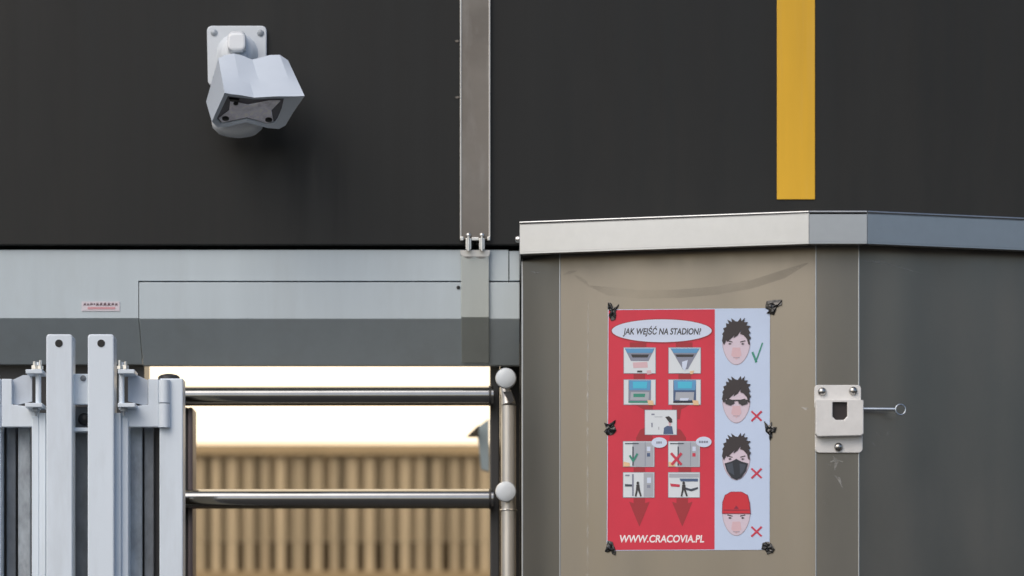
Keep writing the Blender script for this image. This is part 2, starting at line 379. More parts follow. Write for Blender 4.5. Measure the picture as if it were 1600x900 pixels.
# ---- horizontal tubular bars (they run in front of the opening)
for py, lab in ((619, 'upper polished steel bar across the bright opening'), (780, 'lower polished steel bar across the opening, in front of the timber slats'), (941, None)):
    if lab is None: continue
    BD = .105
    o = thing('tubular_bar', lab, 'bar', P(500, py, .10), 'polished bars across the opening')
    b = MB(); b.tube(P(214, py, BD), P(771, py - .5, BD), .0178, M['tube'], 40); b.build('bar_tube', o)
    b = MB(); b.tube(P(764, py - .5, BD), P(768, py - .5, BD), .0188, M['jamb'], 32); b.build('collar', o)
# vertical guard tube with pale end caps
vt = thing('guard_tube', 'upright brushed steel tube with two pale round caps between jamb and cabinet', 'tube', (P(795, 0, -.02).x, -.02, 0))
b = MB(); r = .0135
pts = [P(788, 603, -.0), P(790, 612, -.004), P(793, 622, -.010), P(794.5, 634, -.015), P(794.5, 1100, -.015)]
for i in range(len(pts) - 1): b.tube(pts[i], pts[i + 1], r * (.55 + .15 * i) if i < 3 else r, M['tube_grey'], 24, r * (.55 + .15 * (i + 1)) if i < 3 else r)
z_ = pts[-1]; b.tube(z_, (z_.x, z_.y, 0), r, M['tube_grey'], 24); b.build('upright', vt)
for py in (592, 769):
    b = MB(); b.lathe(P(790.5, py, -.03), (0, -1, 0), [(.008, -.02), (.012, 0), (.0183, .003), (.0188, .010), (.0172, .0155), (.013, .018), (.006, .019), (.001, .0192)], M['cap'], 36); b.build('end_cap', vt)
b = MB(); b.pprism([(786, 612), (799, 611), (803, 626), (797, 631)], -.038, -.034, M['jamb']); b.build('buckle', vt)
b = MB(); b.torus(P(794.5, 797, -.015), (0, 0, 1), .0142, .0016, M['zinc']); b.build('ring_clip', vt)

# ================================================================== WHITE GATES
def gate(name, label, mirror, group):
    mx = (lambda x: 250 - x) if mirror else (lambda x: x)
    t = thing(name, label, 'gate', (P(mx(200), 0, -.28).x, -.28, 0), group)
    def bx(nm, x0, y0, x1, y1, d0, d1, m, bev=.0015, seg=2, parent=None):
        b = MB(); b.pbox(min(mx(x0), mx(x1)), y0, max(mx(x0), mx(x1)), y1, d0, d1, M[m], bev, seg); return b.build(nm, parent or t)
    LOW = 2590
    # front post with rounded top corners and a through hole
    b = MB(); pts = rrect(mx(157.5) - 20.5, 522, mx(157.5) + 20.5, LOW, 5)
    b.pprism([(x, y) for x, y in pts], -.33, -.28, M['white']); post = b.build('front_post', t, bevel=.0022)
    b = MB(); b.lathe(P(mx(158), 536.5, -.3302), (0, -1, 0), [(.0066, 0), (.0066, .0004)], M['black'], 24); b.build('hole', post)
    # leaf stile with fold beside the post
    bx('stile', 178.6, 645, 189, LOW, -.31, -.26, 'white')
    bx('stile_lip', 189.3, 652, 200.5, LOW, -.302, -.25, 'white')
    # clevis
    hg = bx('hinge_bracket', 184, 577, 210, 583.5, -.335, -.275, 'white', .001)
    b = MB(); b.pbox(min(mx(184), mx(211)), 629.5, max(mx(184), mx(211)), 636, -.335, -.275, M['white'], .001); b.build('lower_lug', hg)
    b = MB(); b.tube(P(mx(190), 566, -.318), P(mx(190), 640, -.318), .0048, M['white'], 18); b.build('hinge_pin', hg)
    b = MB(); b.tube(P(mx(187), 572, -.326), P(mx(187), 577, -.326), .0055, M['zinc'], 6); b.tube(P(mx(187), 563, -.326), P(mx(187), 572, -.326), .0028, M['zinc'], 12); b.build('bolt', hg)
    b = MB(); b.tube(P(mx(196), 571, -.322), P(mx(196), 577, -.322), .0062, M['zinc'], 6); b.tube(P(mx(196), 565, -.322), P(mx(196), 571, -.322), .0032, M['zinc'], 12); b.build('bolt', hg)
    b = MB(); b.tube(P(mx(193.5), 636, -.318), P(mx(193.5), 643, -.318), .0068, M['galv'], 6); b.tube(P(mx(193.5), 643, -.318), P(mx(193.5), 650, -.318), .0036, M['galv'], 12, .0015); b.build('lower_nut', hg)
    # plate inside the bracket with its shade painted in, hinge arm
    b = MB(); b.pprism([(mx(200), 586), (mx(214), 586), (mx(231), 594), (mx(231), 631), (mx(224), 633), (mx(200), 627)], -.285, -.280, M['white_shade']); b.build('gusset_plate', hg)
    b = MB(); b.pprism([(mx(231.5), 592), (mx(247.5), 592), (mx(247.5), 667), (mx(200.8), 667), (mx(189.3), 651), (mx(189.3), 637), (mx(231.5), 632)], -.298, -.283, M['white']); b.build('hinge_arm', t, bevel=.0012)
    # rear post
    bx('rear_post', 249, 591, 286, LOW, -.29, -.24, 'white', .0025, 3)
    b = MB(); c = P(mx(264), 591.5, -.265); b.lathe(c, (0, 0, 1), [(.0190, -.002), (.0185, .003), (.014, .006), (.006, .0078), (.001, .008)], M['jamb']); b.build('post_cap', t)
    b = MB(); b.tube(P(mx(256.5), 594, -.293), P(mx(256.5), 629.5, -.293), .0100, M['white'], 28); b.build('hinge_barrel', t)
    b = MB(); b.tube(P(mx(256.5), 631, -.293), P(mx(256.5), 668, -.293), .0106, M['white'], 28); b.build('hinge_barrel', t)
    b = MB(); pts_ = [P(mx(248.3), 598 + 3 * k, -.2915) for k in range(23)]
    for k in range(22): b.tube(pts_[k], pts_[k + 1], .0016 + .0005 * (k % 2), M['white'], 8, .0016 + .0005 * ((k + 1) % 2), cap=False)
    b.build('weld_bead', t)
    # galvanised infill strips between the posts
    for x0, x1, d0, m in ((202.5, 222, -.262, 'galv'), (225, 240, -.25, 'galv_dark')):
        b = MB(); b.pbox(min(mx(x0), mx(x1)), 668, max(mx(x0), mx(x1)), LOW, d0, d0 + .012, M[m], .002); b.build('infill_strip', t)
    b = MB(); b.pbox(min(mx(199), mx(250)), 668, max(mx(199), mx(250)), LOW, -.234, -.23, M['jamb']); b.build('backing_strip', t)
    return t
gate('swing_gate', 'white painted steel gate post pair with hinge and galvanised strips, beside the bright opening', False, None)
gate('swing_gate', 'white painted steel gate at the far left edge, left of the bolted link plate', True, None)
lk = thing('link_bracket', 'white bolted link plate between the two white gate posts at far left', 'bracket', P(125, 650, -.29))
b = MB(); b.pbox(110, 584, 139, 632, -.300, -.288, M['white'], .0015); b.build('link_plate', lk)
for py in (591,):
    b = MB(); b.lathe(P(130, py, -.3003), (0, -1, 0), [(.0052, 0), (.0045, .003), (.002, .0045)], M['galv_dark'], 18); b.build('bolt', lk)
b = MB(); b.lathe(P(131.5, 655, -.268), (0, -1, 0), [(.011, 0), (.010, .006), (.004, .009)], M['black'], 24); b.build('bumper', lk)
b = MB(); b.pbox(112, 668, 137.5, 674, -.30, -.24, M['white'], .001); b.build('ledge', lk)
b = MB(); b.pbox(112, 636, 138, 1200, -.262, -.25, M['galv_dark']); b.build('back_channel', lk)

# ================================================================== STEEL CABINET
ZT = P(0, 331, -.45).z; ZB = P(0, 380.7, -.45).z
def X(px, d): return P(px, 0, d).x
body = [(X(816.5, -.225), .012), (X(816.5, -.225), -.225), (X(875, -.285), -.285), (X(1275, -.40), -.40), (X(1342, -.40), -.40), (1.75, -.40 + (1.75 - X(1342, -.40)) * .27), (1.75, .012)]
kb = thing('steel_cabinet', 'large brushed stainless cabinet with folded corners carrying the red poster', 'cabinet', (.9, -.2, 0))
names = ['left_side_panel', 'left_corner_panel', 'front_panel', 'corner_panel', 'right_panel', 'far_side_panel']
for i, nm in enumerate(names):
    (xa, ya), (xb, yb) = body[i], body[i + 1]
    a = Vector((xa, ya, 0)); c = Vector((xb, yb, 0)); u = (c - a).normalized(); n = Vector((u.y, -u.x, 0))
    e = .0006
    b = MB(); a2 = a + u * e; c2 = c - u * e
    q = [a2, c2, c2 - n * .002, a2 - n * .002]
    b.prism(q, (0, 0, ZB + .03), M['steel']); b.build(nm, kb)
# folded bright seams at the vertical edges
for i, rr in ((1, .0022), (2, .0016), (3, .0016), (4, .0016)):
    x, y = body[i]; b = MB(); b.tube((x, y + .0008, 0), (x, y + .0008, ZB + .02), rr, M['steel_bright'], 14, cap=False); b.build('folded_seam', kb)
# roof with fascia
sl_r = .30
roof = [(X(812, -.32), .0), (X(812, -.32), -.32), (X(1264, -.45), -.45), (X(1355, -.45), -.45), (1.80, -.45 + (1.80 - X(1355, -.45)) * sl_r), (1.80, 0.0)]
b = MB(); b.prism([(x, y, ZT - .004) for x, y in roof], (0, 0, .003), M['steel_bright']); ro = b.build('roof', kb)
b = MB(); b.prism([(x * 1.0 + .0, min(y + .02, -.001) if y < 0 else y, ZB + .004) for x, y in roof], (0, 0, .002), M['recess']); b.build('soffit', ro)  # soffit blackened to paint the shade under the overhang
for i in range(1, 4):
    (xa, ya), (xb, yb) = roof[i], roof[i + 1]
    a = Vector((xa, ya, ZB)); c = Vector((xb, yb, ZB)); u = (c - a).normalized(); n = Vector((u.y, -u.x, 0))
    b = MB(); aa = a + u * .0004; cc = c - u * .0004
    b.prism([aa, cc, cc - n * .02, aa - n * .02], (0, 0, .003), M['steel_bright'])              # lower return
    b.prism([aa + Vector((0, 0, .0032)), cc + Vector((0, 0, .0032)), cc - n * .002 + Vector((0, 0, .0032)), aa - n * .002 + Vector((0, 0, .0032))], (0, 0, ZT - ZB - .0042), M['steel_bright'])
    b.tube(aa + Vector((0, 0, ZT - ZB)), cc + Vector((0, 0, ZT - ZB)), .0022, M['steel_bright'], 12)
    b.build('fascia', ro)
b = MB(); (xa, ya) = roof[1]; b.box((xa, ya + .003, ZB), (xa + .002, 0, ZT - .001), M['steel_bright']); b.build('fascia', ro)
b = MB(); b.lathe(P(808, 374, -.012) , (-1, 0, 0), [(.006, -.004), (.006, 0), (.004, .003)], M['zinc']); b.build('side_bolt', ro)

# ---- faint scuffs and arcs worn into the steel
def scuff_mat(name, col, amt, sc):
    m = bpy.data.materials.new(name); m.use_nodes = True; t = m.node_tree; b = t.nodes['Principled BSDF']
    b.inputs['Base Color'].default_value = (*col, 1); b.inputs['Roughness'].default_value = .55; b.inputs['Metallic'].default_value = .4
    g_ = t.nodes.new('ShaderNodeNewGeometry'); n = t.nodes.new('ShaderNodeTexNoise'); n.inputs['Scale'].default_value = sc; n.inputs['Detail'].default_value = 6
    mr = t.nodes.new('ShaderNodeMapRange'); mr.inputs[1].default_value = .38; mr.inputs[2].default_value = .68; mr.inputs[3].default_value = 0; mr.inputs[4].default_value = amt
    t.links.new(g_.outputs['Position'], n.inputs['Vector']); t.links.new(n.outputs['Fac'], mr.inputs[0]); t.links.new(mr.outputs[0], b.inputs['Alpha']); return m
M['scuff_dark'] = scuff_mat('dark_scuff', (.20, .185, .16), .20, 9)
M['scuff_light'] = scuff_mat('light_scuff', (.62, .62, .60), .5, 60)
def plane_pt(i, px, py, off):
    (xa, ya), (xb, yb) = body[i], body[i + 1]; o = Vector((xa, ya, 0)); u = (Vector((xb, yb, 0)) - o).normalized(); n = Vector((u.y, -u.x, 0)); o = o + n * off
    r = P(px, py, 0) - CAMP; return CAMP + r * ((o - CAMP).dot(n) / r.dot(n))
def scuff(i, pts, w_, m, name='scuff', taper=True):
    b = MB(); V = []; n = len(pts)
    for k, (x, y) in enumerate(pts):
        x0, y0 = pts[max(0, k - 1)]; x1, y1 = pts[min(n - 1, k + 1)]; dx, dy = x1 - x0, y1 - y0; l = math.hypot(dx, dy) or 1
        ww = w_ * (.15 if taper and k in (0, n - 1) else 1) / 2
        V += [plane_pt(i, x - dy / l * ww, y + dx / l * ww, .0004), plane_pt(i, x + dy / l * ww, y - dx / l * ww, .0004)]
    b.add(V, [[2 * k, 2 * k + 1, 2 * k + 3, 2 * k + 2] for k in range(n - 1)], M[m]); return b.build(name, kb, recalc=False, auto=False)
scuff(2, [(880, 429), (890, 426), (901, 423)], 5, 'scuff_dark'); scuff(2, [(898, 430), (906, 435), (915, 441), (921, 448)], 5, 'scuff_dark')
scuff(2, [(922, 447), (950, 455), (1000, 460), (1060, 459), (1120, 454), (1175, 444), (1225, 428), (1262, 411)], 13, 'scuff_dark')
scuff(2, [(919, 462), (918, 640), (918, 900), (917, 1180)], 2.6, 'scuff_light', 'fold_line', False)
scuff(4, [(1346, 408), (1362, 408), (1385, 411), (1405, 417), (1436, 427)], 4, 'scuff_light')
scuff(1, [(829, 424), (838, 426), (846, 425)], 3, 'scuff_light')
for p in ([(1296, 722), (1306, 719), (1318, 722)], [(1302, 712), (1307, 722), (1304, 734)], [(1303, 742), (1311, 748), (1316, 762)], [(1324, 705), (1320, 716)], [(1284, 782), (1291, 788)], [(1326, 785), (1331, 791)], [(1290, 724), (1298, 727)]): scuff(3, p, 5, 'scuff_light')
for p in ([(1382, 688), (1386, 680), (1389, 672)], [(1362, 690), (1368, 697)], [(1376, 668), (1384, 660)], [(1370, 676), (1374, 682)]): scuff(4, p, 4.5, 'scuff_light')
scuff(2, [(1252, 636), (1259, 639), (1263, 637)], 4, 'scuff_light')

# ---- the plane of the poster (front panel)
(xa, ya), (xb, yb) = body[2], body[3]
O = Vector((xa, ya, 0)); U = (Vector((xb, yb, 0)) - O).normalized(); NB = Vector((U.y, -U.x, 0))
def PB(px, py, off):
    r = P(px, py, 0) - CAMP; o = O + NB * off
    return CAMP + r * ((o - CAMP).dot(NB) / r.dot(NB))
SC = (PB(1100, 600, 0) - PB(1000, 600, 0)).length / 100   # metres per photo pixel on that panel
def flat(b, pts, k, m, th=.00018):
    """a printed shape: thin sheet of layer k"""
    off = .0012 + k * .00025
    b.prism([PB(x, y, off) for x, y in pts], -NB * th, M[m])
def ell(cx, cy, rx, ry, n=32, a0=0, a1=360):
    return [(cx + rx * math.cos(R(a0 + (a1 - a0) * i / n)), cy + ry * math.sin(R(a0 + (a1 - a0) * i / n))) for i in range(n if a1 - a0 == 360 else n + 1)]
def rect(x0, y0, x1, y1): return [(x0, y0), (x1, y0), (x1, y1), (x0, y1)]
def line(x0, y0, x1, y1, w_):
    dx, dy = x1 - x0, y1 - y0; l = math.hypot(dx, dy); nx, ny = -dy / l * w_ / 2, dx / l * w_ / 2
    return [(x0 + nx, y0 + ny), (x1 + nx, y1 + ny), (x1 - nx, y1 - ny), (x0 - nx, y0 - ny)]

def lettering(s, cx, cy, width, height, k, m, parent, bold=.0, name='lettering', rot=0):
    cu = bpy.data.curves.new('t', 'FONT'); cu.body = s; cu.size = 1; cu.offset = bold; cu.extrude = 0
    ob = bpy.data.objects.new('t', cu); C.objects.link(ob)
    dg = bpy.context.evaluated_depsgraph_get(); dg.update()
    me = bpy.data.meshes.new_from_object(ob.evaluated_get(dg))
    bpy.data.objects.remove(ob); bpy.data.curves.remove(cu)
    xs = [v.co.x for v in me.vertices]; ys = [v.co.y for v in me.vertices]
    capmin = 0.0; x0, x1 = min(xs), max(xs); H = .73
    b = MB(); off = .0012 + k * .00025
    V = [PB(cx + ((v.co.x - x0) / (x1 - x0) - .5) * width + (v.co.y) * rot, cy - (v.co.y / H - .5) * height, off) for v in me.vertices]
    b.add(V, [list(p.vertices) for p in me.polygons], M[m]); bpy.data.meshes.remove(me)
    o = b.build(name, parent, recalc=False, auto=False)
    for p in o.data.polygons:
        pass
    return o

po = thing('poster', 'red and white instruction poster taped on the cabinet front, reading how to enter the stadium', 'poster', PB(1076, 860, 0))
b = MB(); b.prism([PB(x, y, .0011) for x, y in [(950, 483.5), (1203, 481.5), (1202.5, 859), (948, 860.5)]], -NB * .0008, M['paper']); pap = b.build('paper_sheet', po)
b = MB(); flat(b, [(951, 484.5), (1117, 483.3), (1116.5, 858.5), (949, 859.5)], 0, 'red'); b.build('red_field', po)
# dark red flow shapes behind the pictures
def arrow(pts):
    b = MB(); flat(b, pts, 1, 'red_dark'); return b.build('arrow', po)
arrow([(984, 535), (1010, 535), (1010, 545), (984, 545)]); arrow([(1056, 535), (1082, 535), (1082, 545), (1056, 545)])
arrow(rect(990, 580, 1008, 594)); arrow(rect(1060, 580, 1080, 594))
arrow([(988, 630), (1020, 630), (1020, 655), (1008, 655), (1006, 640)]); arrow([(1082, 630), (1050, 630), (1050, 655), (1062, 655), (1064, 640)])
arrow([(1014, 665), (1000, 672), (994, 684), (994, 692), (1020, 692), (1020, 684)]); arrow([(1050, 665), (1064, 672), (1072, 684), (1072, 692), (1046, 692), (1046, 684)])
arrow(rect(990, 726, 1008, 740)); arrow(rect(1060, 726, 1080, 740))
for cx in (999, 1066): arrow([(cx - 9, 776), (cx + 9, 776), (cx + 9, 786), (cx + 16, 784), (cx, 823), (cx - 16, 784), (cx - 9, 786)])
# title
b = MB(); flat(b, ell(1034, 517, 80, 19.3, 48), 2, 'red_dark'); flat(b, ell(1034, 516.8, 78, 17.8, 48), 3, 'bubble'); tb = b.build('title_bubble', po)
lettering('JAK WEJŚĆ NA STADION?', 1034, 517.5, 121, 10, 4, 'ink', tb, .020, rot=2)
lettering('WWW.CRACOVIA.PL', 1033.5, 841.5, 133, 11.5, 1, 'letter_white', po, .025, 'web_lettering', rot=2)

# pictures
def pic(x0, y0, x1, y1, fn):
    b = MB(); flat(b, rect(x0 - .8, y0 - .8, x1 + .8, y1 + .8), 2, 'pgrey2'); flat(b, rect(x0, y0, x1, y1), 3, 'pwhite'); fn(b, x0, y0, x1 - x0, y1 - y0); return b.build('picture', po)
def f(b, x, y, w_, h, pts, k, m): flat(b, [(x + px * w_, y + py * h) for px, py in pts], k, m)
def p_machine(b, x, y, w_, h):
    f(b, x, y, w_, h, [(.02, .02), (.98, .02), (.78, .52), (.22, .52)], 4, 'pgrey2')
    f(b, x, y, w_, h, [(.03, .02), (.97, .02), (.9, .2), (.1, .2)], 5, 'blue')
    f(b, x, y, w_, h, [(.22, .26), (.80, .26), (.75, .38), (.27, .38)], 5, 'ink')
    f(b, x, y, w_, h, [(.28, .58), (.74, .55), (.76, .78), (.3, .8)], 4, 'skin2')
    f(b, x, y, w_, h, [(.42, .9), (.58, .9), (.58, .97), (.42, .97)], 4, 'ink')
    f(b, x, y, w_, h, [(.72, .9), (.85, .88), (.88, 1.03), (.74, 1.06)], 6, 'skin2')
def p_machine2(b, x, y, w_, h):
    f(b, x, y, w_, h, [(.05, .02), (.98, .02), (.6, .85), (.44, .85)], 4, 'pgrey2')
    f(b, x, y, w_, h, [(.07, .02), (.96, .02), (.88, .2), (.15, .2)], 5, 'blue')
    f(b, x, y, w_, h, [(.2, .26), (.8, .26), (.76, .36), (.25, .36)], 5, 'ink')
    f(b, x, y, w_, h, [(.42, .55), (.6, .48), (.56, .75), (.5, .92), (.42, .78)], 6, 'bubble')
    f(b, x, y, w_, h, [(.66, .92), (.8, .9), (.76, 1.03), (.68, 1.04)], 6, 'hand')
def p_screen(b, x, y, w_, h, white=False):
    f(b, x, y, w_, h, [(.14, .01), (.86, .01), (.86, .92), (.14, .92)], 4, 'blue_dark' if white else 'pgrey2')
    f(b, x, y, w_, h, [(.16, .02), (.86, .02), (.84, .42), (.17, .42)], 5, 'blue')
    f(b, x, y, w_, h, [(.28, .08), (.74, .08), (.72, .34), (.29, .34)], 6, 'cyan')
    f(b, x, y, w_, h, [(.22, .5), (.80, .5), (.78, .82), (.2, .82)], 5, 'pgrey')
    f(b, x, y, w_, h, [(.36, .74), (.64, .74), (.6, .84), (.34, .84)] if white else [(.3, .56), (.68, .56), (.66, .7), (.3, .7)], 6, 'bubble' if white else 'mark_green')
    f(b, x, y, w_, h, [(.14, .86), (.78, .86), (.78, .93), (.14, .93)], 6, 'mask2' if white else 'mark_green')
    f(b, x, y, w_, h, [(.74, .82), (.92, .84), (.95, 1.03), (.78, 1.02)], 7, 'hand')
def p_person(b, x, y, w_, h):
    f(b, x, y, w_, h, [(.64, .28), (.76, .24), (.86, .36), (.87, .5), (.78, .52), (.7, .38)], 5, 'hair')
    f(b, x, y, w_, h, [(.74, .48), (.84, .48), (.82, .66), (.76, .66)], 4, 'skin2')
    f(b, x, y, w_, h, [(.6, .72), (.7, .64), (.86, .66), (.9, .98), (.58, .98)], 4, 'blue_dark')
    f(b, x, y, w_, h, [(.2, .14), (.3, .14), (.3, .2), (.2, .2)], 4, 'pgrey2'); f(b, x, y, w_, h, [(.3, .26), (.55, .26), (.55, .285), (.3, .285)], 4, 'pgrey')
    f(b, x, y, w_, h, [(.19, .52), (.24, .52), (.24, .7), (.2, .7)], 4, 'pgrey2'); f(b, x, y, w_, h, [(.42, .68), (.45, .68), (.45, .8), (.42, .8)], 4, 'pgrey')
def p_gate(b, x, y, w_, h, cross):
    f(b, x, y, w_, h, [(.30, .02), (.98, .02), (.98, .98), (.30, .98)], 4, 'pgrey')
    f(b, x, y, w_, h, [(.7, .02), (.72, .02), (.72, .98), (.7, .98)], 5, 'pgrey2'); f(b, x, y, w_, h, [(.05, .06), (.5, .06), (.5, .1), (.05, .1)], 5, 'mask')
    f(b, x, y, w_, h, [(.29, .2), (.335, .2), (.335, .96), (.29, .96)], 5, 'mask')
    f(b, x, y, w_, h, [(.77, .2), (.88, .2), (.88, .38), (.77, .38)], 5, 'bubble'); f(b, x, y, w_, h, [(.77, .46), (.87, .46), (.87, .6), (.77, .6)], 5, 'mark_red' if cross else 'blue_dark')
    f(b, x, y, w_, h, [(.0, .8), (.2, .85), (.22, 1.0), (.0, 1.0)], 5, 'hand')
    X_ = lambda a, c: (x + a * w_, y + c * h)
    if cross:
        for (s, e) in (((.08, .46), (.42, .93)), ((.42, .46), (.1, .93))): flat(b, line(*X_(*s), *X_(*e), 4), 6 + (s[0] > .2), 'mark_red')
    else:
        flat(b, line(*X_(.2, .55), *X_(.32, .78), 3), 6, 'mark_green'); flat(b, line(*X_(.3, .8), *X_(.46, .48), 3), 7, 'mark_green')
def p_walk(b, x, y, w_, h, cross):
    if not cross:
        f(b, x, y, w_, h, [(.66, .02), (.98, .02), (.98, .98), (.66, .98)], 4, 'pgrey'); f(b, x, y, w_, h, [(.77, .2), (.9, .2), (.9, .42), (.77, .42)], 5, 'bubble'); f(b, x, y, w_, h, [(.77, .5), (.88, .5), (.88, .62), (.77, .62)], 5, 'pgrey2')
        f(b, x, y, w_, h, [(.28, .06), (.34, .06), (.34, .95), (.28, .95)], 4, 'pgrey2'); f(b, x, y, w_, h, [(.05, .46), (.28, .48), (.28, .56), (.05, .56)], 5, 'mask'); c = .47
        f(b, x, y, w_, h, [(.06, .08), (.2, .08), (.2, .14), (.06, .14)], 5, 'pgrey2')
    else:
        f(b, x, y, w_, h, [(.35, .24), (.95, .24), (.95, .36), (.4, .36)], 4, 'blue_dark'); f(b, x, y, w_, h, [(.5, .58), (.72, .66), (.95, .58), (.95, .66), (.74, .76), (.5, .68)], 5, 'mask')
        f(b, x, y, w_, h, [(.05, .44), (.36, .48), (.36, .58), (.08, .56)], 5, 'mark_red'); f(b, x, y, w_, h, [(.02, .04), (.98, .04), (.98, .2), (.02, .2)], 4, 'pgrey'); c = .49
    f(b, x, y, w_, h, ell(c, .42, .045, .06, 12), 6, 'ink')
    f(b, x, y, w_, h, [(c - .05, .48), (c + .05, .48), (c + .07, .7), (c - .06, .7)], 6, 'ink')
    f(b, x, y, w_, h, [(c - .06, .7), (c, .7), (c - .05, .97), (c - .1, .96)], 6, 'ink'); f(b, x, y, w_, h, [(c, .7), (c + .07, .7), (c + .13, .95), (c + .08, .97)], 6, 'ink')
pic(975, 543.5, 1024, 583, p_machine); pic(1045, 543.5, 1094.5, 583, p_machine2)
pic(975, 593.5, 1024, 632, lambda *a: p_screen(*a)); pic(1045, 593.5, 1094.5, 632, lambda *a: p_screen(*a, True))
pic(1008, 641, 1057, 679, p_person)
pic(974, 690, 1022, 729, lambda *a: p_gate(*a, False)); pic(1044.5, 690, 1093, 729, lambda *a: p_gate(*a, True))
pic(974, 738.5, 1022, 777, lambda *a: p_walk(*a, False)); pic(1044.5, 738.5, 1093, 777, lambda *a: p_walk(*a, True))
for cx, cy, s_, wd in ((1030, 691.5, 'OK!', 9), (1099.5, 690.5, 'BŁĄD!', 15)):
    b = MB(); flat(b, ell(cx, cy, 12.2, 8.2, 28), 6, 'bubble'); sb = b.build('speech_bubble', po)
    bm_ = MB()
    for i in range(4): flat(bm_, rect(cx - wd / 2 + i * wd / 4, cy - 1.8, cx - wd / 2 + i * wd / 4 + wd / 5.2, cy + 1.6), 7, 'pgrey2')
    bm_.build('lettering', sb)

HAIR = [(-.86, .36), (-1.0, .15), (-.93, -.12), (-.98, -.2), (-.84, -.34), (-.92, -.48), (-.7, -.55), (-.72, -.74), (-.5, -.7), (-.62, -.92), (-.3, -.8), (-.36, -1.0), (-.06, -.84), (.1, -.82), (.3, -1.02), (.36, -.84), (.6, -1.02), (.52, -.8), (.8, -.8), (.68, -.64), (1.0, -.6), (.82, -.46), (.98, -.26), (.86, -.18), (1.02, .0), (.9, .1), (.94, .36), (.82, .3), (.74, .06), (.5, -.14), (.26, -.2), (.34, -.4), (.1, -.14), (-.2, .02), (-.12, -.14), (-.42, .06), (-.62, .2), (-.7, .12)]
def face(cy, kind, lab):
    cx = 1150.5; b = MB()
    rx, ry = 21, 33; fy = cy + (7 if kind != 'cap' else 2)
    out = [(cx + rx * (1 - .12 * max(0, math.sin(t))) * math.cos(t), fy + ry * (.95 if math.sin(t) > 0 else .6) * math.sin(t)) for t in [2 * math.pi * i / 36 for i in range(36)]]
    flat(b, [(cx + (x - cx) * 1.045, fy + (y - fy) * 1.03) for x, y in out], 1, 'skin_line'); flat(b, out, 2, 'skin')
    o = b.build('face', po); o['label'] = lab
    b = MB()
    flat(b, [(cx - 6, cy + 12), (cx + 6, cy + 12), (cx + 8, cy + 24), (cx, cy + 31), (cx - 8, cy + 24)], 3, 'skin2')
    flat(b, rect(cx - 5, cy + 27.2, cx + 5, cy + 28.4), 4, 'mark_red' if False else 'skin_line')
    for s in (-1, 1):
        flat(b, line(cx + s * 14, cy + 1.5, cx + s * 6, cy + 3.5, 1.6), 3, 'hair'); flat(b, ell(cx + s * 10, cy + 6.2, 3, 1.7, 14), 3, 'skin_line'); flat(b, ell(cx + s * 10, cy + 6.2, 1.4, 1.4, 12), 4, 'hair')
    b.build('features', o)
    if kind != 'cap':
        b = MB(); flat(b, [(cx + x * 22.5, cy - 3 + y * 31) for x, y in HAIR], 5, 'hair'); b.build('hair', o)
    else:
        b = MB(); pts = [(cx - 21.5, cy - 1), (cx - 21, cy - 18), (cx - 17, cy - 29), (cx - 8, cy - 34), (cx + 8, cy - 34), (cx + 17, cy - 29), (cx + 20, cy - 18), (cx + 21.5, cy - 1)]
        flat(b, [(cx + (x - cx) * 1.05, cy - 17 + (y - cy + 17) * 1.05) for x, y in pts], 5, 'cap_line'); flat(b, pts, 6, 'cap_red')
        flat(b, line(cx - 20, cy - 6, cx + 20, cy - 6, 1.2), 7, 'cap_line'); flat(b, [(cx - 4, cy - 8), (cx, cy - 13), (cx + 4, cy - 8)], 7, 'cap_line'); b.build('red_cap', o)
    if kind == 'glasses':
        b = MB(); flat(b, line(cx - 20, cy + 3.5, cx + 20, cy + 3.5, 2), 6, 'ink')
        for s in (-1, 1): flat(b, [(cx + s * 2.5, cy + 3), (cx + s * 18, cy + 2.5), (cx + s * 17, cy + 9), (cx + s * 9, cy + 11.5), (cx + s * 3.5, cy + 8)], 7, 'ink')
        b.build('glasses', o)
    if kind == 'mask':
        b = MB(); m_ = [(cx - 18.5, cy + 13), (cx - 8, cy + 10), (cx, cy + 6), (cx + 8, cy + 10), (cx + 18.5, cy + 13), (cx + 15, cy + 25), (cx + 8, cy + 35), (cx, cy + 38.5), (cx - 8, cy + 35), (cx - 15, cy + 25)]
        flat(b, m_, 6, 'mask2'); flat(b, [(cx - 16, cy + 15), (cx - 6, cy + 12), (cx - 3, cy + 32), (cx - 12, cy + 26)], 7, 'mask'); flat(b, [(cx + 5, cy + 13), (cx + 15, cy + 15), (cx + 11, cy + 26), (cx + 6, cy + 31)], 7, 'mask'); b.build('face_mask', o)
    return o
face(531, 'plain', 'bare face with spiky dark hair'); face(622, 'glasses', 'face with dark glasses'); face(711, 'mask', 'face with dark mask over nose and mouth'); face(803, 'cap', 'face under a red cap')
b = MB(); flat(b, line(1175.5, 550, 1182, 566, 3.4), 1, 'mark_green'); flat(b, line(1180.3, 566.5, 1191.5, 535.5, 2.2), 2, 'mark_green'); b.build('tick_mark', po)
for cy in (650, 739.5, 830.5):
    b = MB(); flat(b, line(1174, cy - 7.5, 1190, cy + 7.5, 3), 1, 'mark_red'); flat(b, line(1190, cy - 7.5, 1174, cy + 8, 3), 2, 'mark_red'); b.build('cross_mark', po)

